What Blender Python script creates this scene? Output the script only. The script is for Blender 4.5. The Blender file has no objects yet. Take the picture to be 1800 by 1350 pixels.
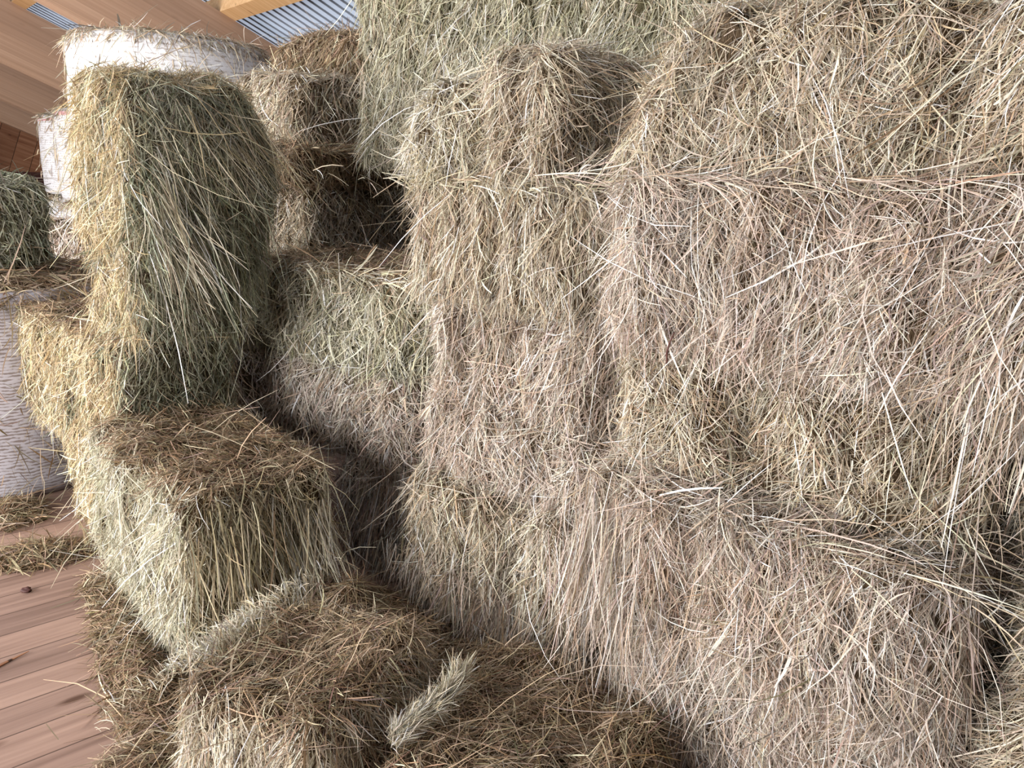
import bpy, bmesh, math, random
import numpy as np
from mathutils import Matrix, Vector

S = bpy.context.scene
COL = S.collection
random.seed(7)

# ------------------------------------------------------------------ camera
F_PX, EYE = 1350.0, 1.6
ROLL = math.radians(2.5)
PITCH = math.atan((675 - 320) * math.cos(ROLL) / F_PX)
cp, sp, cr, sr = math.cos(PITCH), math.sin(PITCH), math.cos(ROLL), math.sin(ROLL)
right, up, fwd = Vector((1, 0, 0)), Vector((0, sp, cp)), Vector((0, cp, -sp))
cright, cup = right * cr + up * sr, right * -sr + up * cr
cam_data = bpy.data.cameras.new('camera')
cam_data.sensor_width = 36.0
cam_data.lens = 36.0 * F_PX / 1800.0
cam_data.clip_start = 0.02
cam = bpy.data.objects.new('camera', cam_data)
COL.objects.link(cam)
m = Matrix.Identity(4)
for i in range(3):
    m[i][0], m[i][1], m[i][2] = cright[i], cup[i], -fwd[i]
m[2][3] = EYE
cam.matrix_world = m
S.camera = cam

# stack axes: A runs along the faces of the stack (to the far left), B runs into the stack
G = math.radians(51)
AX = np.array([-math.sin(G), math.cos(G), 0.0])
BX = np.array([math.cos(G), math.sin(G), 0.0])
STACK_ROT = math.radians(-39)
# barn axes: E runs down the roof slope, N runs along the barn
AZ = math.radians(48)
EV = np.array([math.sin(AZ), math.cos(AZ), 0.0])
NV = np.array([-math.cos(AZ), math.sin(AZ), 0.0])
BARN_ROT = math.atan2(EV[1], EV[0])
CAM = np.array([0.0, 0.0, EYE])


def ac(a, c, z=0.0):
    p = a * AX + c * BX
    return np.array([p[0], p[1], z])


# ------------------------------------------------------------------ noise
def _hash(ix, iy, iz, seed):
    h = (ix * 374761393 + iy * 668265263 + iz * 2147483647 + seed * 1274126177) & 0xFFFFFFFF
    h = ((h ^ (h >> 13)) * 1274126177) & 0xFFFFFFFF
    h = ((h ^ (h >> 16)) * 2246822519) & 0xFFFFFFFF
    h = h ^ (h >> 15)
    return (h & 0xFFFFFF) / float(0xFFFFFF)


def noise(p, seed=0):
    """smooth value noise in 0..1 at the points p (n x 3)"""
    i = np.floor(p).astype(np.int64)
    f = p - i
    f = f * f * (3 - 2 * f)
    r = 0
    for dx in (0, 1):
        for dy in (0, 1):
            for dz in (0, 1):
                w = (f[:, 0] if dx else 1 - f[:, 0]) * (f[:, 1] if dy else 1 - f[:, 1]) * (f[:, 2] if dz else 1 - f[:, 2])
                r = r + w * _hash(i[:, 0] + dx, i[:, 1] + dy, i[:, 2] + dz, seed)
    return r


def fbm(p, seed=0, octaves=3):
    r, amp, tot = 0, 1.0, 0
    for k in range(octaves):
        r = r + amp * noise(p * 2 ** k, seed + 17 * k)
        tot += amp
        amp *= 0.5
    return r / tot


# ------------------------------------------------------------------ materials
def new_mat(name):
    mt = bpy.data.materials.new(name)
    mt.use_nodes = True
    nt = mt.node_tree
    nt.nodes.clear()
    out = nt.nodes.new('ShaderNodeOutputMaterial')
    return mt, nt, out


def node(nt, kind, **kw):
    n = nt.nodes.new(kind)
    for k, v in kw.items():
        if k.startswith('i_'):
            n.inputs[k[2:].replace('_', ' ')].default_value = v
        else:
            setattr(n, k, v)
    return n


def ramp(nt, stops):
    r = nt.nodes.new('ShaderNodeValToRGB')
    el = r.color_ramp.elements
    while len(el) < len(stops):
        el.new(0.5)
    for e, (pos, colr) in zip(el, stops):
        e.position = pos
        e.color = (*colr, 1)
    return r


def mat_strand():
    mt, nt, out = new_mat('hay_blades')
    at = node(nt, 'ShaderNodeAttribute', attribute_name='blade')
    pr = node(nt, 'ShaderNodeBsdfPrincipled', i_Roughness=0.62)
    pr.inputs['Specular IOR Level'].default_value = 0.3
    tr = node(nt, 'ShaderNodeBsdfTranslucent')
    mx = node(nt, 'ShaderNodeMixShader', i_Fac=0.16)
    L = nt.links.new
    L(at.outputs['Color'], pr.inputs['Base Color'])
    L(at.outputs['Color'], tr.inputs['Color'])
    L(pr.outputs[0], mx.inputs[1])
    L(tr.outputs[0], mx.inputs[2])
    L(mx.outputs[0], out.inputs[0])
    return mt


def mat_core(name, c1, c2, c3):
    """packed hay seen between the blades: thin streaks hanging down, patches of other hay"""
    mt, nt, out = new_mat(name)
    L = nt.links.new
    tc = node(nt, 'ShaderNodeTexCoord')
    mp = node(nt, 'ShaderNodeMapping')
    mp.inputs['Scale'].default_value = (260, 260, 18)
    n1 = node(nt, 'ShaderNodeTexNoise', i_Scale=1.0, i_Detail=4.0, i_Distortion=1.5)
    mp2 = node(nt, 'ShaderNodeMapping')
    mp2.inputs['Scale'].default_value = (9, 9, 5)
    n2 = node(nt, 'ShaderNodeTexNoise', i_Scale=1.0, i_Detail=2.0)
    r1 = ramp(nt, [(0.3, c1), (0.5, c2), (0.72, c3)])
    r2 = ramp(nt, [(0.35, (0.75, 0.7, 0.6)), (0.65, (1, 1, 1))])
    mul = node(nt, 'ShaderNodeMix', data_type='RGBA', blend_type='MULTIPLY')
    mul.inputs[0].default_value = 1.0
    pr = node(nt, 'ShaderNodeBsdfPrincipled', i_Roughness=0.8)
    pr.inputs['Specular IOR Level'].default_value = 0.1
    bp = node(nt, 'ShaderNodeBump', i_Strength=0.9, i_Distance=0.012)
    L(tc.outputs['Object'], mp.inputs[0])
    L(tc.outputs['Object'], mp2.inputs[0])
    L(mp.outputs[0], n1.inputs['Vector'])
    L(mp2.outputs[0], n2.inputs['Vector'])
    L(n1.outputs['Fac'], r1.inputs[0])
    L(n2.outputs['Fac'], r2.inputs[0])
    L(r1.outputs[0], mul.inputs[6])
    L(r2.outputs[0], mul.inputs[7])
    L(mul.outputs[2], pr.inputs['Base Color'])
    L(n1.outputs['Fac'], bp.inputs['Height'])
    L(bp.outputs[0], pr.inputs['Normal'])
    L(pr.outputs[0], out.inputs[0])
    return mt


def mat_wood(name, c_dark, c_mid, c_light, scale=(1.2, 26, 26), rough=0.55, boards=None, board_axis=1, line=(0.02, 0.012, 0.008), knots=0.8):
    """timber with the grain along the object's x axis; boards = width of the boards laid side by side"""
    mt, nt, out = new_mat(name)
    L = nt.links.new
    tc = node(nt, 'ShaderNodeTexCoord')
    mp = node(nt, 'ShaderNodeMapping')
    mp.inputs['Scale'].default_value = scale
    n1 = node(nt, 'ShaderNodeTexNoise', i_Scale=1.0, i_Detail=6.0, i_Distortion=0.6)
    r1 = ramp(nt, [(0.3, c_dark), (0.5, c_mid), (0.7, c_light)])
    pr = node(nt, 'ShaderNodeBsdfPrincipled', i_Roughness=rough)
    pr.inputs['Specular IOR Level'].default_value = 0.25
    L(tc.outputs['Object'], mp.inputs[0])
    L(mp.outputs[0], n1.inputs['Vector'])
    L(n1.outputs['Fac'], r1.inputs[0])
    colour = r1.outputs[0]
    # knots
    mk = node(nt, 'ShaderNodeMapping')
    mk.inputs['Scale'].default_value = (2.2, 6.5, 6.5)
    vk = node(nt, 'ShaderNodeTexVoronoi', i_Scale=1.0, i_Randomness=1.0)
    rk = ramp(nt, [(0.05, (0.25, 0.16, 0.1)), (0.13, (1, 1, 1))])
    mulk = node(nt, 'ShaderNodeMix', data_type='RGBA', blend_type='MULTIPLY')
    mulk.inputs[0].default_value = knots
    L(tc.outputs['Object'], mk.inputs[0])
    L(mk.outputs[0], vk.inputs['Vector'])
    L(vk.outputs['Distance'], rk.inputs[0])
    L(colour, mulk.inputs[6])
    L(rk.outputs[0], mulk.inputs[7])
    colour = mulk.outputs[2]
    if boards:
        sep = node(nt, 'ShaderNodeSeparateXYZ')
        L(tc.outputs['Object'], sep.inputs[0])
        dv = node(nt, 'ShaderNodeMath', operation='DIVIDE')
        dv.inputs[1].default_value = boards
        L(sep.outputs[board_axis], dv.inputs[0])
        fl = node(nt, 'ShaderNodeMath', operation='FLOOR')
        L(dv.outputs[0], fl.inputs[0])
        wn = node(nt, 'ShaderNodeTexWhiteNoise', noise_dimensions='1D')
        L(fl.outputs[0], wn.inputs['W'])
        rb = ramp(nt, [(0.0, (0.82, 0.80, 0.80)), (1.0, (1.12, 1.1, 1.08))])
        L(wn.outputs['Value'], rb.inputs[0])
        m1 = node(nt, 'ShaderNodeMix', data_type='RGBA', blend_type='MULTIPLY')
        m1.inputs[0].default_value = 1.0
        L(colour, m1.inputs[6])
        L(rb.outputs[0], m1.inputs[7])
        # shift the grain from board to board
        cb = node(nt, 'ShaderNodeCombineXYZ')
        ml = node(nt, 'ShaderNodeMath', operation='MULTIPLY')
        ml.inputs[1].default_value = 13.7
        L(wn.outputs['Value'], ml.inputs[0])
        L(ml.outputs[0], cb.inputs[0])
        L(cb.outputs[0], mp.inputs['Location'])
        fr = node(nt, 'ShaderNodeMath', operation='FRACT')
        L(dv.outputs[0], fr.inputs[0])
        pp = node(nt, 'ShaderNodeMath', operation='PINGPONG')
        pp.inputs[1].default_value = 0.5
        L(fr.outputs[0], pp.inputs[0])
        rl = ramp(nt, [(0.010, (0, 0, 0)), (0.022, (1, 1, 1))])
        L(pp.outputs[0], rl.inputs[0])
        m2 = node(nt, 'ShaderNodeMix', data_type='RGBA')
        L(rl.outputs[0], m2.inputs[0])
        m2.inputs[6].default_value = (*line, 1)
        L(m1.outputs[2], m2.inputs[7])
        colour = m2.outputs[2]
    L(colour, pr.inputs['Base Color'])
    bp = node(nt, 'ShaderNodeBump', i_Strength=0.15, i_Distance=0.004)
    L(n1.outputs['Fac'], bp.inputs['Height'])
    L(bp.outputs[0], pr.inputs['Normal'])
    L(pr.outputs[0], out.inputs[0])
    return mt


def mat_net(name, white, hay, spacing, cover, bump=0.5):
    """knitted white net wrap: fine horizontal courses, hay showing in the holes"""
    mt, nt, out = new_mat(name)
    L = nt.links.new
    tc = node(nt, 'ShaderNodeTexCoord')
    sep = node(nt, 'ShaderNodeSeparateXYZ')
    L(tc.outputs['Object'], sep.inputs[0])
    wob = node(nt, 'ShaderNodeTexNoise', i_Scale=9.0, i_Detail=2.0)
    L(tc.outputs['Object'], wob.inputs['Vector'])
    w2 = node(nt, 'ShaderNodeMath', operation='MULTIPLY')
    w2.inputs[1].default_value = 0.035
    L(wob.outputs['Fac'], w2.inputs[0])
    ad = node(nt, 'ShaderNodeMath', operation='ADD')
    L(sep.outputs[2], ad.inputs[0])
    L(w2.outputs[0], ad.inputs[1])
    dv = node(nt, 'ShaderNodeMath', operation='DIVIDE')
    dv.inputs[1].default_value = spacing
    L(ad.outputs[0], dv.inputs[0])
    fr = node(nt, 'ShaderNodeMath', operation='FRACT')
    L(dv.outputs[0], fr.inputs[0])
    pp = node(nt, 'ShaderNodeMath', operation='PINGPONG')
    pp.inputs[1].default_value = 0.5
    L(fr.outputs[0], pp.inputs[0])
    mp = node(nt, 'ShaderNodeMapping')
    mp.inputs['Scale'].default_value = (34, 34, 60)
    nn = node(nt, 'ShaderNodeTexNoise', i_Scale=1.0, i_Detail=3.0)
    L(tc.outputs['Object'], mp.inputs[0])
    L(mp.outputs[0], nn.inputs['Vector'])
    sm = node(nt, 'ShaderNodeMath', operation='MULTIPLY_ADD')
    sm.inputs[1].default_value = 0.9
    L(pp.outputs[0], sm.inputs[0])
    L(nn.outputs['Fac'], sm.inputs[2])
    rr = ramp(nt, [(cover, hay), (cover + 0.12, white)])
    L(sm.outputs[0], rr.inputs[0])
    pr = node(nt, 'ShaderNodeBsdfPrincipled', i_Roughness=0.5)
    L(rr.outputs[0], pr.inputs['Base Color'])
    bp = node(nt, 'ShaderNodeBump', i_Strength=bump, i_Distance=0.006)
    L(sm.outputs[0], bp.inputs['Height'])
    L(bp.outputs[0], pr.inputs['Normal'])
    L(pr.outputs[0], out.inputs[0])
    return mt


def mat_plain(name, colr, rough=0.6, metal=0.0, var=0.0, scale=3.0):
    mt, nt, out = new_mat(name)
    pr = node(nt, 'ShaderNodeBsdfPrincipled', i_Roughness=rough, i_Metallic=metal)
    nz = node(nt, 'ShaderNodeTexNoise', i_Scale=scale, i_Detail=5.0)
    tc = node(nt, 'ShaderNodeTexCoord')
    lo = tuple(x * (1 - var) for x in colr)
    hi = tuple(min(1, x * (1 + var)) for x in colr)
    r = ramp(nt, [(0.3, lo), (0.7, hi)])
    nt.links.new(tc.outputs['Object'], nz.inputs['Vector'])
    nt.links.new(nz.outputs['Fac'], r.inputs[0])
    nt.links.new(r.outputs[0], pr.inputs['Base Color'])
    nt.links.new(pr.outputs[0], out.inputs[0])
    return mt


M_BLADE = mat_strand()
M_CORE = {  # core hay darkened to paint in the deep shade between blades
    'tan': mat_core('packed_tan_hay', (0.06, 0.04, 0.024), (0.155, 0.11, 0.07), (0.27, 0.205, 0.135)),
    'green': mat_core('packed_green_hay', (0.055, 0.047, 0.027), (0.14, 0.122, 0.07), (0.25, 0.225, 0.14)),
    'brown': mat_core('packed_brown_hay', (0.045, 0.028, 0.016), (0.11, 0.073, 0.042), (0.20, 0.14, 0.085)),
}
M_FLOOR = mat_wood('floor_planks', (0.25, 0.16, 0.125), (0.34, 0.225, 0.178), (0.42, 0.285, 0.225), scale=(1.6, 30, 30), boards=0.145, board_axis=1, line=(0.10, 0.06, 0.045))
M_BEAM = mat_wood('glued_beam_timber', (0.42, 0.27, 0.18), (0.48, 0.315, 0.215), (0.54, 0.365, 0.255), scale=(0.4, 26, 26), boards=0.11, board_axis=2, line=(0.40, 0.25, 0.165), knots=0.12)
M_PURLIN = mat_wood('purlin_timber', (0.58, 0.33, 0.15), (0.68, 0.42, 0.20), (0.76, 0.50, 0.27), scale=(1.0, 20, 20))
M_BOARD = mat_wood('wall_boards', (0.24, 0.10, 0.05), (0.34, 0.16, 0.085), (0.44, 0.23, 0.13), scale=(1.0, 16, 16), boards=0.42, board_axis=0, line=(0.04, 0.018, 0.01))
def mat_sheet(name, colr, through):
    """corrugated roof sheet with translucency added to brighten it from the sky"""
    mt = mat_plain(name, colr, rough=0.4, var=0.05, scale=1.5)
    nt = mt.node_tree
    pr = [n for n in nt.nodes if n.type == 'BSDF_PRINCIPLED'][0]
    out = [n for n in nt.nodes if n.type == 'OUTPUT_MATERIAL'][0]
    tr = node(nt, 'ShaderNodeBsdfTranslucent')
    tr.inputs['Color'].default_value = (*colr, 1)
    mx = node(nt, 'ShaderNodeMixShader', i_Fac=through)
    nt.links.new(pr.outputs[0], mx.inputs[1])
    nt.links.new(tr.outputs[0], mx.inputs[2])
    nt.links.new(mx.outputs[0], out.inputs[0])
    return mt


M_RIB = mat_plain('shaded_rib_grey', (0.42, 0.48, 0.58), rough=0.45, var=0.05, scale=1.5)
M_STEEL = mat_sheet('roof_sheets', (0.68, 0.78, 0.93), 0.38)  # translucency is added so the sheets look bright from below
M_NET = mat_net('white_net_wrap', (0.82, 0.82, 0.85), (0.48, 0.45, 0.44), 0.034, 0.50)
M_NET2 = mat_net('grey_net_wrap', (0.56, 0.54, 0.60), (0.27, 0.225, 0.22), 0.016, 0.58, 0.25)
M_RED = mat_plain('red_net_edge', (0.80, 0.45, 0.47), rough=0.6, var=0.2, scale=40)
M_SILL = mat_wood('dark_sill_timber', (0.05, 0.02, 0.018), (0.085, 0.035, 0.03), (0.12, 0.05, 0.04))
M_GROUND = mat_plain('yard_gravel', (0.52, 0.50, 0.47), rough=0.9, var=0.2, scale=12)
M_WALL = mat_wood('barn_cladding', (0.30, 0.20, 0.13), (0.38, 0.26, 0.17), (0.46, 0.33, 0.22), boards=0.2, board_axis=1)


# ------------------------------------------------------------------ object helpers
def mesh_obj(name, verts, faces, mat, parent=None, smooth=False):
    me = bpy.data.meshes.new(name)
    me.from_pydata([tuple(v) for v in verts], [], [tuple(f) for f in faces])
    me.materials.append(mat)
    if smooth:
        me.polygons.foreach_set('use_smooth', [True] * len(me.polygons))
    me.update()
    o = bpy.data.objects.new(name, me)
    COL.objects.link(o)
    if parent:
        o.parent = parent
    return o


def box_data(x0, x1, y0, y1, z0, z1):
    v = [(x, y, z) for x in (x0, x1) for y in (y0, y1) for z in (z0, z1)]
    f = [(0, 1, 3, 2), (4, 6, 7, 5), (0, 4, 5, 1), (2, 3, 7, 6), (0, 2, 6, 4), (1, 5, 7, 3)]
    return v, f


def tag(o, label=None, cat=None, group=None, kind=None):
    if label:
        o['label'] = label
    if cat:
        o['category'] = cat
    if group:
        o['group'] = group
    if kind:
        o['kind'] = kind
    return o


# ------------------------------------------------------------------ hay blades
PAL = {  # blade colours and how often each occurs
    'tan': ([(0.55, 0.46, 0.345), (0.68, 0.61, 0.50), (0.43, 0.33, 0.225), (0.53, 0.49, 0.37), (0.60, 0.48, 0.375), (0.31, 0.22, 0.14)],
            [0.28, 0.22, 0.18, 0.12, 0.12, 0.08]),
    'pink': ([(0.57, 0.47, 0.39), (0.70, 0.62, 0.545), (0.45, 0.345, 0.26), (0.59, 0.465, 0.40), (0.52, 0.48, 0.38), (0.34, 0.24, 0.165)],
             [0.27, 0.25, 0.18, 0.14, 0.09, 0.07]),
    'green': ([(0.52, 0.475, 0.35), (0.66, 0.625, 0.50), (0.41, 0.385, 0.265), (0.50, 0.49, 0.38), (0.53, 0.43, 0.31), (0.28, 0.245, 0.155)],
              [0.27, 0.25, 0.16, 0.10, 0.14, 0.08]),
    'straw': ([(0.61, 0.54, 0.41), (0.73, 0.67, 0.55), (0.48, 0.41, 0.28), (0.56, 0.53, 0.40), (0.57, 0.47, 0.35), (0.33, 0.26, 0.165)],
              [0.26, 0.26, 0.16, 0.12, 0.12, 0.08]),
    'gold': ([(0.59, 0.47, 0.29), (0.70, 0.60, 0.43), (0.48, 0.36, 0.20), (0.54, 0.47, 0.31), (0.59, 0.45, 0.29), (0.34, 0.24, 0.13)],
             [0.28, 0.24, 0.16, 0.12, 0.12, 0.08]),
    'brown': ([(0.37, 0.275, 0.18), (0.48, 0.385, 0.275), (0.28, 0.19, 0.115), (0.36, 0.31, 0.20), (0.41, 0.28, 0.185), (0.21, 0.14, 0.085)],
              [0.28, 0.16, 0.22, 0.12, 0.12, 0.10]),
    'olive': ([(0.44, 0.385, 0.265), (0.56, 0.50, 0.375), (0.34, 0.28, 0.17), (0.42, 0.39, 0.27), (0.45, 0.34, 0.22), (0.23, 0.18, 0.105)],
              [0.27, 0.20, 0.18, 0.13, 0.13, 0.09]),
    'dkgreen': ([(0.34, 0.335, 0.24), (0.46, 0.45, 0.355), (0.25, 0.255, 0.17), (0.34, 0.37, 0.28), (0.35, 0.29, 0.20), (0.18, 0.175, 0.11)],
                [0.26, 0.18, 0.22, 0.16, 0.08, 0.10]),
}
TOTAL = [0]


def unit(v):
    return v / np.maximum(np.linalg.norm(v, axis=1, keepdims=True), 1e-9)


def ribbons(name, P0, D, N, L, W, tint, parent, curl=0.25, sag=0.0, lift=None, seed=0):
    """one mesh of thin bent hay blades: start P0, direction D, surface normal N, length L, width W"""
    rng = np.random.default_rng(seed + 991)
    n = len(P0)
    TOTAL[0] += n
    side = unit(np.cross(D, N))
    K = 4
    ts = np.linspace(0, 1, K)
    cu = rng.normal(0, curl, n)[:, None]
    lf = (rng.random(n) * 0.12 if lift is None else lift)[:, None]
    tw = rng.normal(0, 0.75, n)
    pts = []
    for t in ts:
        q = P0 + D * (L * t)[:, None] + side * cu * (L * t * t)[:, None] + N * lf * (L * t * (1.3 - t))[:, None]
        q[:, 2] -= sag * L * t * t
        pts.append(q)
    wdir = unit(side * np.cos(tw)[:, None] + N * np.sin(tw)[:, None])
    verts = np.empty((n, K, 2, 3), np.float32)
    taper = (0.75, 1.0, 0.95, 0.35)
    for k in range(K):
        h = wdir * (W * 0.5 * taper[k])[:, None]
        verts[:, k, 0] = pts[k] - h
        verts[:, k, 1] = pts[k] + h
    nv = n * K * 2
    base = (np.arange(n) * (K * 2))[:, None, None]
    q = np.array([[2 * k, 2 * k + 1, 2 * k + 3, 2 * k + 2] for k in range(K - 1)])[None]
    idx = (base + q).reshape(-1).astype(np.int32)
    nf = n * (K - 1)
    me = bpy.data.meshes.new(name)
    me.vertices.add(nv)
    me.vertices.foreach_set('co', verts.reshape(-1))
    me.loops.add(nf * 4)
    me.loops.foreach_set('vertex_index', idx)
    me.polygons.add(nf)
    me.polygons.foreach_set('loop_start', np.arange(0, nf * 4, 4, dtype=np.int32))
    me.polygons.foreach_set('use_smooth', np.ones(nf, dtype=bool))
    at = me.attributes.new('blade', 'FLOAT_COLOR', 'POINT')
    c4 = np.ones((n, K * 2, 4), np.float32)
    c4[:, :, :3] = tint[:, None, :]
    at.data.foreach_set('color', c4.reshape(-1))
    me.update(calc_edges=True)
    me.materials.append(M_BLADE)
    o = bpy.data.objects.new(name, me)
    COL.objects.link(o)
    o.parent = parent
    if parent is not None:
        o['kind'] = 'stuff'
    return o


def tints(P, pal, rng, seed, patch=5.0):
    """blade colours: each blade its own, with neighbouring blades alike"""
    cols, w = PAL[pal]
    cols = np.array(cols)
    cum = np.cumsum(w) / np.sum(w)
    r = np.clip(0.45 * rng.random(len(P)) + 0.55 * (0.5 + 2.2 * (fbm(P * patch, seed + 5, 2) - 0.5)), 0, 0.999)
    r = np.where(rng.random(len(P)) < 0.45, rng.random(len(P)), r)
    k = np.searchsorted(cum, r)
    c = cols[np.minimum(k, len(cols) - 1)]
    v = np.exp(rng.normal(0.02, 0.38, len(P)))[:, None]
    return np.clip(c * v + rng.normal(0, 0.012, (len(P), 3)), 0.03, 0.86)


def cube_grid(nx, ny, nz):
    """unit cube -1..1 gridded on its six faces, corners shared"""
    ids, verts, faces = {}, [], []

    def vid(i, j, k):
        key = (i, j, k)
        if key not in ids:
            ids[key] = len(verts)
            verts.append((2 * i / nx - 1, 2 * j / ny - 1, 2 * k / nz - 1))
        return ids[key]
    for i in range(nx):
        for j in range(ny):
            faces.append((vid(i, j, 0), vid(i, j + 1, 0), vid(i + 1, j + 1, 0), vid(i + 1, j, 0)))
            faces.append((vid(i, j, nz), vid(i + 1, j, nz), vid(i + 1, j + 1, nz), vid(i, j + 1, nz)))
    for i in range(nx):
        for k in range(nz):
            faces.append((vid(i, 0, k), vid(i + 1, 0, k), vid(i + 1, 0, k + 1), vid(i, 0, k + 1)))
            faces.append((vid(i, ny, k), vid(i, ny, k + 1), vid(i + 1, ny, k + 1), vid(i + 1, ny, k)))
    for j in range(ny):
        for k in range(nz):
            faces.append((vid(0, j, k), vid(0, j, k + 1), vid(0, j + 1, k + 1), vid(0, j + 1, k)))
            faces.append((vid(nx, j, k), vid(nx, j + 1, k), vid(nx, j + 1, k + 1), vid(nx, j, k + 1)))
    return np.array(verts), np.array(faces)


def vertex_normals(v, f):
    a, b, c, d = v[f[:, 0]], v[f[:, 1]], v[f[:, 2]], v[f[:, 3]]
    fn = np.cross(c - a, d - b)
    vn = np.zeros_like(v)
    for k in range(4):
        np.add.at(vn, f[:, k], fn)
    return unit(vn), fn


def pockets(p, seed):
    return 0.6 * noise(p * np.array([26, 26, 9]), seed + 70) + 0.4 * noise(p * np.array([60, 60, 24]), seed + 71)


def scatter(v, f, dens, weight, rng):
    """random points over the quads of a mesh with normals; weight(normals, centres) thins faces"""
    vn, fn = vertex_normals(v, f)
    area = np.linalg.norm(fn, axis=1) * 0.5
    nrm = unit(fn)
    cen = v[f].mean(axis=1)
    w = area * weight(nrm, cen)
    tot = w.sum()
    n = int(tot * dens)
    k = rng.choice(len(f), n, p=w / tot)
    s, t = rng.random(n)[:, None], rng.random(n)[:, None]
    q = f[k]
    p = (v[q[:, 0]] * (1 - s) + v[q[:, 1]] * s) * (1 - t) + (v[q[:, 3]] * (1 - s) + v[q[:, 2]] * s) * t
    nn = unit((vn[q[:, 0]] * (1 - s) + vn[q[:, 1]] * s) * (1 - t) + (vn[q[:, 3]] * (1 - s) + vn[q[:, 2]] * s) * t)
    return p, nn


def blades_on(v, f, parent, pal, dens, seed, dist, top_pal=None, side_pal=None, pocket_seed=None, pocket_off=0.0, weight=None, length=0.085, wmm=1.0, fuzz=0.2, wild=0.5, long_frac=0.006):
    rng = np.random.default_rng(seed)
    if weight is None:
        def weight(n, c):
            # front, near end, top full; far end thin; back and underside hardly any
            return np.clip(np.where(n[:, 1] < -0.3, 1.0, 0.0) + np.where(n[:, 0] > 0.3, 1.0, 0.0) + np.where(n[:, 2] > 0.3, 1.0, 0.0) + np.where(n[:, 0] < -0.3, 0.45, 0.0) + 0.05, 0, 1.0)
    p, n = scatter(v, f, dens, weight, rng)
    if pocket_seed is not None:
        keep = rng.random(len(p)) < np.clip(0.22 + (pockets(p - pocket_off, pocket_seed) - 0.30) * 3.6, 0.14, 1.0)
        p, n = p[keep], n[keep]
    k = len(p)
    down = np.tile(np.array([[0, 0, -1.0]]), (k, 1))
    steep = np.sqrt(np.maximum(0, 1 - n[:, 2] ** 2))          # 1 on walls, 0 on tops
    g = down - n * (down * n).sum(1, keepdims=True)
    alt = np.tile(np.array([[1.0, 0.15, 0]]), (k, 1))
    alt = alt - n * (alt * n).sum(1, keepdims=True)
    g = unit(np.where((steep < 0.45)[:, None], alt, g))
    s = np.cross(n, g)
    clump = (fbm(p * 7.0, seed + 3, 2) - 0.5) * 4.2 * wild
    ang = clump + rng.normal(0, 0.62 * wild + 0.16, k)
    flat = steep < 0.55
    ang = np.where(flat, (fbm(p * 5, seed + 4, 2) - 0.5) * 6 + rng.normal(0, 0.9, k), ang)
    fz = rng.random(k) < 0.16
    ang = np.where(fz, rng.uniform(-math.pi, math.pi, k), ang)
    d = g * np.cos(ang)[:, None] + s * np.sin(ang)[:, None]
    out = np.abs(rng.normal(0.0, 0.10, k))
    stick = rng.random(k) < fuzz
    out = np.where(stick, rng.uniform(0.25, 1.1, k), out)
    d = unit(d + n * out[:, None])
    L = length * np.exp(rng.normal(0, 0.45, k))
    L = np.clip(L, 0.03, 0.34)
    L = np.where(stick, L * 0.7, L)
    lg = rng.random(k) < long_frac
    L = np.where(lg, rng.uniform(0.18, 0.36, k), L)
    base_w = max(0.0018, 1.12 * dist / F_PX) * wmm
    W = base_w * np.exp(rng.normal(0, 0.38, k))
    W = np.where(lg, base_w * 1.35, W)
    depth = rng.uniform(-0.020, 0.022, k)
    depth = np.where(lg, 0.016, depth)
    P0 = p - d * (L * 0.35)[:, None] * (~stick)[:, None] + n * depth[:, None]
    tn = tints(p, pal, rng, seed)
    if side_pal:  # greener hay on right faces, their shade darkened into the palette
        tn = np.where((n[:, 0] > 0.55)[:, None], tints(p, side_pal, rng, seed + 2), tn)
    if top_pal:
        tn = np.where((n[:, 2] > 0.62)[:, None], tints(p, top_pal, rng, seed + 1), tn)
    tn = np.where(lg[:, None], np.clip(tn * 1.1 + 0.06, 0, 0.9), tn)
    return ribbons('hay_strands', P0, d, n, L, W, tn, parent, curl=0.30, sag=0.06, seed=seed)


def tuft(parent, base, direction, length, spread, count, pal, seed, width=0.0035, rad=0.05, sag=0.25, name='hay_tuft'):
    """a lock of hay hanging or lying along a direction, in the parent's own axes"""
    rng = np.random.default_rng(seed)
    d0 = np.array(direction, float)
    d0 /= np.linalg.norm(d0)
    P0 = np.array(base)[None] + rng.normal(0, 1, (count, 3)) * np.array(rad if hasattr(rad, '__len__') else (rad,) * 3)[None]
    d = unit(d0[None] + rng.normal(0, spread, (count, 3)))
    n = unit(np.cross(d, rng.normal(0, 1, (count, 3))))
    L = length * np.exp(rng.normal(0, 0.3, count))
    W = width * np.exp(rng.normal(0, 0.3, count))
    return ribbons(name, P0, d, n, L, W, tints(P0, pal, rng, seed), parent, curl=0.2, sag=sag, seed=seed)


GROUP_SQ = 'unwrapped rectangular hay bales in the stack'
GROUP_RD = 'net wrapped round bales'
BALES = {}


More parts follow.
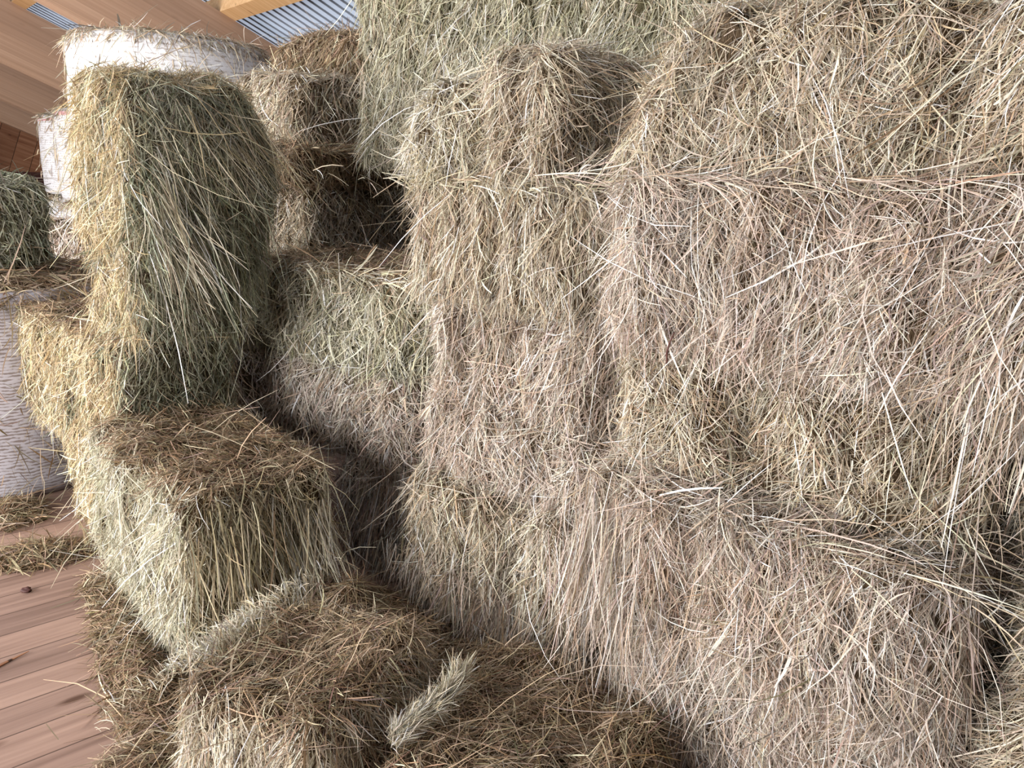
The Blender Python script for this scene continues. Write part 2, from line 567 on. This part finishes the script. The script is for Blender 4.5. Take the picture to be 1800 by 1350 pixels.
def bale(key, label, a, c, z0, La, Lc, H, yaw=0.0, pal='tan', core='tan', dens=28000, r=0.06, seed=1, tilt=(0, 0),
         groove=0.032, lump=0.06, gs=11.0, lean=(0, 0), shape=None, length=0.075, wild=0.5, fuzz=0.2, wmm=1.0, weight=None, top_pal=None, side_pal=None, group=GROUP_SQ, cat='hay bale'):
    """one rectangular bale: packed core mesh, with its loose outer blades as its part"""
    nx, ny, nz = max(8, int(La / 0.014)), max(8, int(Lc / 0.022)), max(8, int(H / 0.018))
    u, f = cube_grid(nx, ny, nz)
    h = np.array([La, Lc, H]) / 2
    p = u * h
    inner = np.clip(p, -(h - r), h - r)
    dv = p - inner
    ln = np.linalg.norm(dv, axis=1, keepdims=True)
    nn = np.where(ln > 1e-6, dv / np.maximum(ln, 1e-6), 0)
    p = inner + nn * r
    # lumps, and grooves between the flakes (flakes are slices across the long axis)
    lum = fbm(p * np.array([4, 4, 4]) + seed * 3.1, seed, 3) - 0.5
    gx = p * np.array([gs, 1.5, 1.4]) + np.array([seed * 7.3, 0, 0])
    gr = noise(gx, seed + 50)
    gr2 = noise(p * np.array([gs * 2.3, 2.0, 3.0]) + seed, seed + 51)
    disp = lump * 1.6 * lum - groove * (np.clip(0.55 - gr, 0, 1) * 3.0) - groove * 0.5 * np.clip(0.4 - gr2, 0, 1) * 3
    pk = pockets(p, seed)
    disp = disp - 0.20 * np.clip(0.44 - pk, 0, 1)
    # edges that are pressed against neighbours stay put underneath
    up_ok = np.where(u[:, 2] < -0.98, 0.2, 1.0)
    p = p + nn * (disp * up_ok)[:, None]
    p[:, 2] += H / 2
    p[:, 0] += lean[0] * p[:, 2]
    p[:, 1] += lean[1] * p[:, 2]
    if shape:
        p = shape(p, u)
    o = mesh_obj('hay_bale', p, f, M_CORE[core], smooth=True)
    w = ac(a, c, z0)
    o.location = w
    o.rotation_euler = (tilt[0], tilt[1], STACK_ROT + math.radians(yaw))
    tag(o, label, cat, group)
    dist = np.linalg.norm(w + np.array([0, 0, H / 2]) - CAM)
    k = min(1.0, (2.3 / dist) ** 1.0)
    blades_on(p, f, o, pal, dens * k, seed * 31 + 5, dist, top_pal=top_pal, side_pal=side_pal, pocket_seed=seed, pocket_off=np.array([0, 0, H / 2]), weight=weight, length=length, wild=wild, fuzz=fuzz, wmm=wmm)
    BALES[key] = o
    return o


def shear_left(k):
    def fn(p, u):
        q = p.copy()
        left = np.clip(-u[:, 0], 0, 1)
        q[:, 0] += k * left * np.clip(p[:, 2] / p[:, 2].max(), 0, 1) ** 1.3
        return q
    return fn


def round_ends(kl, kr):
    """ends that fall back from the face: kl at the far left end, kr at the near right end"""
    def fn(p, u):
        q = p.copy()
        q[:, 1] += kr * np.clip((u[:, 0] - 0.62) / 0.38, 0, 1) ** 1.6 + kl * np.clip((-u[:, 0] - 0.70) / 0.30, 0, 1) ** 1.8
        return q
    return fn


def tall_shape(p, u):
    q = p.copy()
    z = p[:, 2]
    k = np.clip(0.50 + z / 0.60 * 0.50, 0.5, 1.0) * np.where(z > 0.66, 1 - 2.6 * np.clip(z - 0.66, 0, 1) ** 1.5, 1)
    q[:, 1] = np.where(p[:, 1] > -0.1, -0.1 + (p[:, 1] + 0.1) * k, p[:, 1])
    return q


# ================================================================== the stack of hay
# right-hand column, nearest the camera
bale('R2', 'wide pinkish tan bale at eye level on the right, with its left end rounded', 0.475, 1.88, 1.235, 1.15, 0.6, 0.40, pal='pink', seed=2, wild=0.5, r=0.078, length=0.090, shape=round_ends(0.10, 0.05), groove=0.055, gs=11)
bale('R3', 'brownish bale under the wide pinkish one, its right end stopping short of the photo edge', 0.60, 1.955, 0.895, 0.88, 0.6, 0.335, pal='tan', seed=3, core='brown', wild=0.8, r=0.078, groove=0.055, gs=13, shape=round_ends(0.10, 0.05), length=0.062)
bale('R4', 'pale tan bale in the right column just above the lowest one', 0.60, 1.865, 0.49, 0.92, 0.6, 0.40, pal='pink', seed=4, wild=0.55, r=0.078, length=0.090, shape=round_ends(0.10, 0.05), groove=0.045, gs=12)
bale('R5', 'lowest bale of the right column, grey tan with strands hanging into shadow', 0.53, 1.92, 0.06, 0.90, 0.6, 0.43, pal='pink', seed=5, wild=0.6, r=0.078, length=0.090, shape=round_ends(0.10, 0.05))
bale('R0', 'large bale at the upper right resting on the wide pinkish bale', 0.51, 1.96, 1.645, 1.14, 0.7, 0.34, pal='tan', seed=6, wild=0.75, shape=shear_left(0.24), r=0.078, length=0.090, groove=0.045)
bale('R_top', 'topmost bale at the upper right corner, only its lower edge in view', 0.20, 1.98, 1.97, 0.86, 0.6, 0.36, pal='tan', seed=7)
bale('S1', 'dark recessed bale at the right edge beside the brownish bale', -0.38, 2.15, 0.88, 0.98, 0.5, 0.33, pal='tan', core='brown', seed=8)
bale('S2', 'dim grey bale at the bottom right corner of the photo', -0.42, 1.93, 0.02, 0.95, 0.5, 0.83, pal='tan', seed=9, wild=0.7)

# middle column
bale('C2', 'tan bale with straight vertical grooves carrying the two fluffy upright flakes', 1.58, 2.15, 1.215, 0.88, 0.7, 0.385, pal='tan', seed=11, wild=0.2, groove=0.05, gs=16, r=0.078, shape=round_ends(0.06, 0.20))
bale('C3', 'orange tan bale of the middle column with deep grooves below the straight grooved one', 1.52, 2.175, 0.865, 0.86, 0.65, 0.345, pal='pink', seed=12, wild=0.4, groove=0.08, gs=13, r=0.078, shape=round_ends(0.06, 0.20))
bale('C4', 'thin crumbling bale of the middle column between the deep grooved and the lowest one', 1.50, 2.15, 0.60, 0.86, 0.65, 0.26, pal='pink', seed=13, wild=0.6, groove=0.05, shape=round_ends(0.06, 0.20))
bale('C5', 'lowest bale of the middle column with a ragged fringe over the dark heap', 1.52, 2.08, 0.12, 0.84, 0.65, 0.48, pal='tan', seed=14, wild=0.4, groove=0.045, gs=14, r=0.078, shape=round_ends(0.06, 0.20))
bale('C1a', 'fluffy upright flake left of its taller twin on the middle column', 1.80, 1.99, 1.605, 0.42, 0.38, 0.29, pal='straw', seed=15, wild=0.8, fuzz=0.35, shape=shear_left(0.10), r=0.09)
bale('C1b', 'fluffy taller upright flake with a dark right side beside the big upper right bale', 1.44, 1.98, 1.605, 0.25, 0.44, 0.35, pal='tan', seed=16, wild=0.7, fuzz=0.3)

# left of the middle column
bale('M0', 'bale lying end on with a dark side above the pale greenish bale', 3.43, 2.68, 1.235, 0.45, 0.76, 0.31, pal='tan', core='brown', seed=21, top_pal='brown', wmm=0.8)
bale('M1a', 'pale greenish bale below the end on bale, left of the middle column', 2.64, 2.28, 0.83, 1.28, 0.65, 0.39, pal='green', core='green', seed=22, wild=0.6, top_pal='brown', shape=round_ends(0.05, 0.22))
bale('M1b', 'straw coloured bale directly beneath the pale greenish bale', 2.60, 2.31, 0.42, 1.18, 0.65, 0.41, pal='pink', seed=23, wild=0.6, shape=round_ends(0.05, 0.22))
bale('M2', 'lowest bale beside the dark gap, with long straight strands hanging down', 2.25, 2.26, 0.0, 0.50, 0.6, 0.42, pal='pink', seed=24, wild=0.25, length=0.12, shape=round_ends(0.05, 0.22))
bale('N', 'small rounded brown bale above the dark sided end on bale', 3.40, 2.60, 1.555, 0.42, 0.70, 0.17, pal='brown', core='brown', seed=25, r=0.09, wmm=0.8)
bale('O', 'tan bale with a lit left end and a dark hollow right side below the roof', 3.78, 2.78, 1.735, 0.62, 0.62, 0.38, pal='tan', core='tan', seed=26, r=0.09, wmm=0.85)
bale('P', 'brown mound shaped bale at the back just under the corrugated roof', 3.93, 3.25, 1.24, 0.95, 0.7, 1.14, pal='brown', core='brown', seed=27, r=0.16, wmm=0.8)
bale('Q1', 'tall grey green bale high at the back, its left edge against the roof', 2.54, 2.85, 1.66, 1.02, 0.7, 0.95, pal='green', core='green', seed=28, wild=0.35, wmm=0.85)
bale('Q2', 'greener bale high at the back behind the fluffy upright flakes', 1.55, 2.85, 1.66, 0.94, 0.7, 0.95, pal='green', core='green', seed=29, wild=0.35, wmm=0.85)

# left stack
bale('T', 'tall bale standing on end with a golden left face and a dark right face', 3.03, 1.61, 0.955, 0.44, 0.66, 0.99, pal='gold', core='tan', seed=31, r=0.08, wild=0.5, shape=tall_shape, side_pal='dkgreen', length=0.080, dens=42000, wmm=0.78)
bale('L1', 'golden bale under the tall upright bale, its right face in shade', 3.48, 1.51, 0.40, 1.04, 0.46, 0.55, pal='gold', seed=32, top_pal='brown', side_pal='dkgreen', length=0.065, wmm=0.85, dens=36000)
bale('L2', 'bottom bale of the left stack, behind the low bale on the planks', 3.33, 1.53, 0.0, 0.80, 0.46, 0.40, pal='gold', seed=33, length=0.065)
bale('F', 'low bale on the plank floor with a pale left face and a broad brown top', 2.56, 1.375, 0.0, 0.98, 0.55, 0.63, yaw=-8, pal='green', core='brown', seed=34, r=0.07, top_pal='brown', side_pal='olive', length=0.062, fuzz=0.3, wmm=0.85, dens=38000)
bale('G', 'broad flat bale at the bottom of the photo with a raised pale left rim', 1.548, 1.055, 0.0, 0.50, 0.52, 0.36, yaw=15, pal='tan', core='brown', seed=35, top_pal='brown', fuzz=0.3)
bale('G2', 'low dark bale at the bottom centre with a pale wisp at its left edge', 0.94, 1.35, 0.0, 0.62, 0.60, 0.285, yaw=15, pal='brown', core='brown', seed=36, top_pal='brown')
bale('D', 'dark grey green bale at the left photo edge on the round bale', 4.70, 1.33, 1.115, 0.80, 0.50, 0.40, pal='dkgreen', core='green', seed=37)
bale('K', 'pinkish straw bale far left between dark green bale and tall upright bale', 5.25, 3.10, 0.0, 2.7, 1.6, 1.16, pal='pink', seed=38, dens=12000)


# locks of hay hanging from the bales (parts of their bale)
for (bx, by, bz), dr, ln, spr, cnt, pal_, rad_ in (
        ((0.46, -0.10, 0.50), (0.22, 0.0, -1), 0.19, 0.22, 420, 'olive', (0.03, 0.07, 0.05)),
        ((0.45, 0.15, 0.46), (0.18, 0.05, -1), 0.22, 0.20, 480, 'straw', (0.03, 0.05, 0.05))):
    tuft(BALES['F'], (bx, by, bz), dr, ln, spr, cnt, pal_, int(bz * 1000 + by * 77), width=0.0032, rad=rad_, sag=0.1)
tuft(BALES['T'], (0.225, -0.20, 0.48), (0.12, 0.30, -1), 0.24, 0.17, 420, 'straw', 301, width=0.0028, rad=(0.02, 0.05, 0.10), sag=0.1)
tuft(BALES['T'], (0.21, -0.06, 0.82), (0.10, 0.55, -1), 0.24, 0.22, 460, 'olive', 302, width=0.0024, rad=(0.03, 0.14, 0.05), sag=0.1)
tuft(BALES['T'], (0.22, 0.02, 0.42), (0.08, 0.10, -1), 0.20, 0.22, 420, 'dkgreen', 303, width=0.0024, rad=(0.02, 0.12, 0.10), sag=0.1)
tuft(BALES['C5'], (0.0, -0.31, 0.10), (0.0, -0.12, -1), 0.13, 0.16, 1500, 'pink', 304, width=0.0028, rad=(0.24, 0.02, 0.05), sag=0.0)
tuft(BALES['M2'], (0.03, -0.29, 0.30), (0.0, -0.10, -1), 0.26, 0.10, 1100, 'pink', 305, width=0.0034, rad=(0.10, 0.02, 0.08), sag=0.0)
tuft(BALES['R5'], (-0.12, -0.29, 0.16), (0.0, -0.12, -1), 0.17, 0.18, 1800, 'pink', 306, width=0.0020, rad=(0.22, 0.02, 0.06), sag=0.0)
tuft(BALES['R4'], (-0.34, -0.30, 0.22), (0.05, -0.12, -1), 0.20, 0.16, 700, 'pink', 307, width=0.0019, rad=(0.08, 0.02, 0.10), sag=0.0)
tuft(BALES['R2'], (0.42, -0.30, 0.16), (0.03, -0.10, -1), 0.22, 0.16, 700, 'pink', 308, width=0.0019, rad=(0.10, 0.02, 0.10), sag=0.0)
tuft(BALES['G'], (-0.24, 0.02, 0.345), (-0.7, 0.1, 0.5), 0.045, 0.55, 900, 'straw', 309, width=0.0018, rad=(0.016, 0.16, 0.010), sag=0.3)
tuft(BALES['M1a'], (-0.60, -0.25, 0.20), (-0.5, -0.5, -0.5), 0.12, 0.30, 500, 'green', 310, width=0.0036, rad=(0.06, 0.06, 0.10), sag=0.2)

# straws lying along the ledges between the bales
for (key_, y_, z_, n_, w_, sd) in (('R2', -0.26, 0.39, 560, 0.0022, 401), ('C2', -0.31, 0.38, 450, 0.0028, 402), ('R4', -0.25, 0.385, 260, 0.0020, 403), ('M1a', -0.28, 0.385, 450, 0.0034, 404)):
    La_ = {'R2': 1.15, 'C2': 0.88, 'R4': 0.92, 'M1a': 1.28}[key_]
    tuft(BALES[key_], (0.0, y_, z_), (1.0, -0.10, -0.05), 0.13, 0.34, n_, 'straw' if key_ != 'R2' else 'pink', sd, width=w_, rad=(La_ * 0.30, 0.035, 0.012), sag=0.15)

# a pale rope of hay lying on the rim between the two low bales
spine = [ac(1.168, 1.045, 0.300), ac(1.169, 1.091, 0.320), ac(1.159, 1.144, 0.335), ac(1.154, 1.204, 0.340), ac(1.166, 1.261, 0.350), ac(1.186, 1.314, 0.360)]
V, Fc = [], []
NSP = len(spine)
for i, q in enumerate(spine):
    for k in range(8):
        th = 2 * math.pi * k / 8
        r_ = 0.004 + 0.008 * math.sin(math.pi * (i + 0.3) / (NSP - 0.4))
        V.append((q[0] + r_ * math.cos(th), q[1] + r_ * 0.3 * math.cos(th), q[2] + r_ * math.sin(th)))
for i in range(NSP - 1):
    for k in range(8):
        Fc.append((i * 8 + k, i * 8 + (k + 1) % 8, (i + 1) * 8 + (k + 1) % 8, (i + 1) * 8 + k))
Fc += [tuple(range(7, -1, -1)), tuple(range((NSP - 1) * 8, NSP * 8))]
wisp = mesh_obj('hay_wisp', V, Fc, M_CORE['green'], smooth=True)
tag(wisp, 'pale twisted wisp of hay lying on the dim low bale at the bottom centre', 'hay')
for i in range(NSP - 1):
    a_, b_ = np.array(spine[i]), np.array(spine[i + 1])
    tuft(wisp, a_ * 0.7 + b_ * 0.3, b_ - a_ + np.array([0, 0, 0.012]), 0.046, 0.50, 300, 'straw', 320 + i, width=0.0015, rad=(0.010, 0.014, 0.010), sag=0.1, name='hay_strands')

# ------------------------------------------------------------------ round bales
def round_bale(label, pos, R, H, net, seed, pal='tan', top=0.05, red=False, sides=72):
    rng = np.random.default_rng(seed)
    nz = 26
    prof = [(0.0, 0.0)] + [(R * 0.5, 0.0)] + [(R * 0.94, 0.0)]
    prof += [(R * (1 + 0.018 * math.sin(math.pi * t)) - (0.02 if t in (0, 1) else 0), H * t) for t in [i / nz for i in range(nz + 1)]]
    prof += [(R * 0.93, H + 0.012), (R * 0.7, H + top * 0.6), (R * 0.4, H + top), (0.0, H + top)]
    V, Fc = [], []
    for (r, z) in prof:
        for k in range(sides):
            th = 2 * math.pi * k / sides
            V.append((r * math.cos(th), r * math.sin(th), z))
    for j in range(len(prof) - 1):
        for k in range(sides):
            k2 = (k + 1) % sides
            Fc.append((j * sides + k, j * sides + k2, (j + 1) * sides + k2, (j + 1) * sides + k))
    V = np.array(V)
    rad = np.linalg.norm(V[:, :2], axis=1, keepdims=True)
    V[:, :2] *= 1 + 0.02 * (fbm(V * 3 + seed, seed, 2)[:, None] - 0.5) * (rad > 0.01)
    V[:, 2] += 0.03 * (noise(V * 9, seed) - 0.5) * (V[:, 2] > H * 0.98)
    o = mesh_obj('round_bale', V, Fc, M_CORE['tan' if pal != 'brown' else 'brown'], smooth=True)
    o.location = pos
    tag(o, label, 'round bale', GROUP_RD)
    dist = np.linalg.norm(np.array(pos) - CAM)
    # the net is wrapped round the side and a hand's breadth over both rims
    NV_, NF = [], []
    prof2 = [(R * 0.90, 0.004)] + [(R * (1.012 + 0.018 * math.sin(math.pi * i / nz)) - (0.012 if i in (0, nz) else 0), H * i / nz) for i in range(nz + 1)] + [(R * 0.93, H + 0.02)]
    for (r, z) in prof2:
        for k in range(sides):
            th = 2 * math.pi * k / sides
            NV_.append((r * math.cos(th), r * math.sin(th), z))
    for j in range(len(prof2) - 1):
        for k in range(sides):
            k2 = (k + 1) % sides
            NF.append((j * sides + k, j * sides + k2, (j + 1) * sides + k2, (j + 1) * sides + k))
    NV_ = np.array(NV_)
    NV_[:, :2] *= 1 + 0.02 * (fbm(NV_ * 3 + seed, seed, 2)[:, None] - 0.5) + 0.008 * (noise(NV_ * 14, seed + 2)[:, None] - 0.5)
    w = mesh_obj('net_wrap', NV_, NF, net, o, smooth=True)
    w['label'] = 'pale knitted net wound round the bale'
    if red:
        RV, RF = [], []
        for z in (H - 0.075, H - 0.03):
            for k in range(sides):
                th = 2 * math.pi * k / sides
                RV.append((R * 1.022 * math.cos(th), R * 1.022 * math.sin(th), z))
        for k in range(sides):
            k2 = (k + 1) % sides
            RF.append((k, k2, sides + k2, sides + k))
        rr = mesh_obj('net_edge', RV, RF, M_RED, o, smooth=True)
        rr['label'] = 'pinkish red edge thread of the net'

    def wt(n, c):
        return np.where(c[:, 2] > H * 0.97, 1.0, 0.0) * np.where(n[:, 2] > -0.2, 1, 0) + np.where((c[:, 2] > 0.1 * H) & (np.abs(n[:, 2]) < 0.4), 0.05, 0.0)
    blades_on(V * np.array([1.02, 1.02, 1.0]), np.array(Fc), o, pal, 11000 * min(1, 2.6 / dist), seed, dist, weight=wt, fuzz=0.10, long_frac=0.012, length=0.10)
    return o


def at(px_dir, depth, z):
    """point straight ahead-depth and sideways offset measured from the camera"""
    return (px_dir, depth, z)


round_bale('big white net wrapped round bale behind the tall upright hay bale', (-2.80, 6.5, 1.33), 0.72, 1.17, M_NET, 41, top=0.05)
round_bale('round bale under white net against the beams, left one of the far pair', (-7.2, 13.4, 1.10), 0.75, 1.2, M_NET, 42, red=True)
round_bale('round bale under white net half hidden by the big white one', (-5.68, 11.0, 1.12), 0.62, 1.15, M_NET, 43, red=True)
round_bale('bottom round bale under the left one of the far pair', (-7.2, 13.4, 0.0), 0.75, 1.03, M_NET, 44)
round_bale('bottom round bale below the half hidden white one, only its upper net in view', (-5.68, 11.0, 0.0), 0.63, 1.05, M_NET, 45)
p5 = ac(4.66, 1.33)
round_bale('grey netted round bale standing on the planks at the left photo edge', (p5[0], p5[1], 0.0), 0.66, 0.99, M_NET2, 46, pal='brown', top=0.10)


# ------------------------------------------------------------------ loose hay
def heap(label, pos, rx, ry, h, rot, pal, seed, count=1, name='loose_hay'):
    n = 26
    V, Fc = [], []
    for i in range(n + 1):
        for j in range(n + 1):
            x, y = 2 * i / n - 1, 2 * j / n - 1
            V.append((x, y, 0))
    V = np.array(V)
    rr = np.linalg.norm(V[:, :2], axis=1)
    edge = 1 - rr * (0.8 + 0.5 * fbm(V * 2.3 + seed, seed, 2))
    V[:, 2] = np.clip(edge, -0.03, 1) * h * (0.5 + fbm(V * 4 + seed, seed + 1, 2)) - 0.002
    V[:, 0] *= rx
    V[:, 1] *= ry
    for i in range(n):
        for j in range(n):
            a = i * (n + 1) + j
            q = (a, a + n + 1, a + n + 2, a + 1)
            if max(V[k][2] for k in q) > 0.0:
                Fc.append(q)
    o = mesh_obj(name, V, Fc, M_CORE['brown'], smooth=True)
    o.location = pos
    o.rotation_euler = (0, 0, rot)
    tag(o, label, 'loose hay', None, 'stuff')
    dist = np.linalg.norm(np.array(pos) - CAM)
    blades_on(V, np.array(Fc), o, pal, 20000 * min(1.2, 2.5 / dist), seed, dist, weight=lambda nn, cc: np.ones(len(nn)), fuzz=0.2, length=0.09)
    return o


def floor_at(a, c):
    q = ac(a, c)
    return (q[0], q[1], 0.0)


heap('brown loose hay heaped in the dark gap behind the low bales', floor_at(1.90, 1.52), 0.42, 0.34, 0.20, STACK_ROT, 'brown', 61)
heap('scattered brown hay along the foot of the low bale on the planks', floor_at(2.28, 0.945), 0.78, 0.115, 0.05, STACK_ROT - 0.26, 'brown', 62)
heap('tongue of loose hay lying on the planks left of the low bale', floor_at(3.34, 1.02), 0.24, 0.12, 0.06, STACK_ROT + 1.05, 'brown', 63)
heap('dark loose hay at the foot of the grey netted round bale', floor_at(3.86, 1.10), 0.20, 0.16, 0.05, STACK_ROT, 'brown', 64)
heap('dark loose hay under the middle column fringe', floor_at(1.25, 1.75), 0.7, 0.35, 0.12, STACK_ROT, 'brown', 65)
heap('loose hay on the planks along the left rim of the broad flat bale', floor_at(1.72, 0.68), 0.30, 0.11, 0.04, STACK_ROT - 0.2, 'brown', 66)

# small litter on the planks and one dark stem caught in the stack
rg = np.random.default_rng(5)
u, f = cube_grid(6, 6, 6)
p = unit(u) * np.array([0.020, 0.013, 0.010]) * (0.7 + 0.6 * noise(u * 2.0, 9))[:, None]
clod = mesh_obj('dirt_clod', p + np.array([0, 0, 0.008]), f, M_SILL, smooth=True)
clod.location = floor_at(3.077, 0.894)
tag(clod, 'small black clod of dirt lying on the bare planks', 'dirt')
sv = [(-0.055, -0.004, 0.001), (0.06, -0.001, 0.004), (0.06, 0.002, 0.004), (-0.055, 0.006, 0.001), (-0.055, -0.004, 0.006), (0.06, -0.001, 0.006), (0.06, 0.002, 0.006), (-0.055, 0.006, 0.008)]
spl = mesh_obj('wood_splinter', sv, [(0, 3, 2, 1), (4, 5, 6, 7), (0, 1, 5, 4), (1, 2, 6, 5), (2, 3, 7, 6), (3, 0, 4, 7)], M_BOARD)
spl.location = floor_at(2.64, 0.695)
spl.rotation_euler = (0, 0, math.radians(62))
tag(spl, 'thin wooden splinter lying on the bare planks at the left', 'splinter')
tv, tf = [], []
stem_path = [(0.792, 1.550, 1.290), (0.797, 1.540, 1.265), (0.801, 1.540, 1.240), (0.804, 1.552, 1.212)]
for i, (a_, c_, z_) in enumerate(stem_path):
    q = ac(a_, c_, z_)
    for k in range(6):
        th = 2 * math.pi * k / 6
        r_ = (0.0012, 0.0022, 0.0026, 0.0016)[i]
        tv.append((q[0] + r_ * math.cos(th), q[1] + r_ * math.sin(th), q[2]))
for i in range(3):
    for k in range(6):
        tf.append((i * 6 + k, i * 6 + (k + 1) % 6, (i + 1) * 6 + (k + 1) % 6, (i + 1) * 6 + k))
stem_o = mesh_obj('dark_stem', tv, tf, M_SILL, smooth=True)
tag(stem_o, 'short dark bent stem stuck to the lower left of the wide pinkish bale', 'stem')

# ================================================================== the barn
SLOPE = -0.415
N3, N1, N2, N4 = 9.0, 13.5, 17.7, 21.7


def barn_obj(name, v, f, mat, loc=(0, 0, 0), smooth=False, tiltz=False):
    o = mesh_obj(name, v, f, mat, smooth=smooth)
    o.location = loc
    o.rotation_euler = (0, math.atan(-SLOPE) if tiltz else 0, BARN_ROT)
    o['kind'] = 'structure'
    return o


E0, E1, NN0, NN1 = -4.5, 7.0, -4.0, 24.0
barn_obj('floor', *box_data(E0, E1, NN0, NN1, -0.12, 0.0), M_FLOOR)
barn_obj('ground', *box_data(E0 - 40, E0, -40, 60, -0.25, -0.12), M_GROUND)


def roof_z(e):
    return 1.6 + 0.35 * N3 + SLOPE * e


# glued timber beams, running down the slope (built level in their own axes, then tilted)
BD = 0.097 * N3 * math.cos(math.atan(-SLOPE))
for n_ in (N3, N1, N2, N4):
    q = NV * n_
    barn_obj('roof_beam', *box_data(-6.0, 8.5, 0.0, 0.24, -BD, 0.0), M_BEAM, (q[0], q[1], roof_z(0)), tiltz=True)
# purlins across the beams, under the sheets
for e_ in (-3.23, -2.08, -0.93, 0.22, 1.37, 2.52, 3.67, 4.82):
    q = EV * e_
    v, f = box_data(-0.09, 0.09, NN0, NN1, 0.0, 0.2)
    o = barn_obj('purlin', v, f, M_PURLIN, (q[0], q[1], roof_z(e_)), tiltz=True)
# corrugated sheets
PITCHW = 0.16
V, Fc = [], []
nn = int((NN1 - NN0) / PITCHW)
pts = []
for k in range(nn):
    y = NN0 + k * PITCHW
    for (dy, dz) in ((0, 0), (0.105, 0), (0.113, 0.045), (0.152, 0.045)):
        pts.append((y + dy, dz))
NS = 36
for (y, dz) in pts:
    for i in range(NS + 1):
        V.append((-5.2 + 13.2 * i / NS, y, dz))
for k in range(len(pts) - 1):
    for i in range(NS):
        p0 = k * (NS + 1) + i
        Fc.append((p0, p0 + NS + 1, p0 + NS + 2, p0 + 1))
o = barn_obj('ceiling', V, Fc, M_STEEL, (0, 0, roof_z(0) + 0.22), tiltz=True)
o.data.materials.append(M_RIB)          # groove shade painted on the ribs as darker opaque grey; pans stay translucent
for i, pg in enumerate(o.data.polygons):
    if (i // NS) % 4 in (1, 2, 3):
        pg.material_index = 1
# walls: eaves wall behind the stack, the wall behind the photographer, the far boarded end; the yard side is open
barn_obj('wall_right', *box_data(E1, E1 + 0.15, NN0, NN1, -0.1, 1.9), M_WALL)
barn_obj('wall_back', *box_data(E0, E1, NN0 - 0.15, NN0, -0.1, 7.5), M_WALL)
far = mesh_obj('wall_far', *box_data(-9.0, 9.0, 0.0, 0.15, -7.0, 9.0), M_BOARD)   # slanting boards
q = EV * 1.5 + NV * NN1
far.location = (q[0], q[1], 1.0)
far.rotation_euler = (0, 0.34, BARN_ROT)
far['kind'] = 'structure'
barn_obj('trim_1', *box_data(3.18, 3.36, NN1 - 0.2, NN1 - 0.02, 0.0, 4.0), M_BOARD)
barn_obj('trim_2', *box_data(-4.0, 6.5, NN1 - 0.16, NN1 - 0.02, 0.0, 1.32), M_SILL)

DN0, DN1, DH = -0.4, 9.4, 3.4            # the open yard door in the left wall
wv, wf = [], []
DM0, DM1 = 12.5, 20.5                     # second opening, added to light the far end
for bx in ((NN0, DN0, -0.1, 8.0), (DN1, DM0, -0.1, 8.0), (DM1, NN1, -0.1, 8.0), (DN0, DN1, DH, 8.0), (DM0, DM1, DH, 8.0)):
    v, f = box_data(E0 - 0.15, E0, bx[0], bx[1], bx[2], bx[3])
    wf += [tuple(i + len(wv) for i in q) for q in f]
    wv += v
barn_obj('wall_left', wv, wf, M_WALL)

# ------------------------------------------------------------------ light
zax = Vector(-EV)                      # an area light shines along its own -z
xax = Vector(NV)
yax = zax.cross(xax)
for (d0, d1, watts) in ((DN0, DN1, 1230.0), (DM0, DM1, 330.0)):  # the second lamp is added to brighten the far end
    pl = bpy.data.lights.new('yard_daylight_and_fill', 'AREA')
    pl.shape = 'RECTANGLE'
    pl.size, pl.size_y = d1 - d0, DH
    pl.energy = watts
    pl.color = (1.0, 0.982, 0.965)
    po = bpy.data.objects.new('yard_daylight_and_fill', pl)
    COL.objects.link(po)
    q = EV * (E0 + 0.02) + NV * ((d0 + d1) / 2)
    po.location = (q[0], q[1], DH / 2)
    po.rotation_euler = Matrix((xax, yax, zax)).transposed().to_euler()
w = bpy.data.worlds.new('world')
S.world = w
w.use_nodes = True
w.cycles.sampling_method = 'NONE'
bg = w.node_tree.nodes['Background']
bg.inputs['Color'].default_value = (0.93, 0.96, 1.0, 1)
bg.inputs['Strength'].default_value = 1.5

S.view_settings.view_transform = 'Standard'
S.view_settings.look = 'None'
S.view_settings.exposure = 0.0
S.view_settings.gamma = 1.0
S.view_settings.use_curve_mapping = False
S.cycles.max_bounces = 4
S.cycles.adaptive_threshold = 0.03
S.cycles.diffuse_bounces = 2
S.cycles.glossy_bounces = 2
S.cycles.transmission_bounces = 3
S.cycles.caustics_reflective = False
S.cycles.caustics_refractive = False
print('BLADES', TOTAL[0])
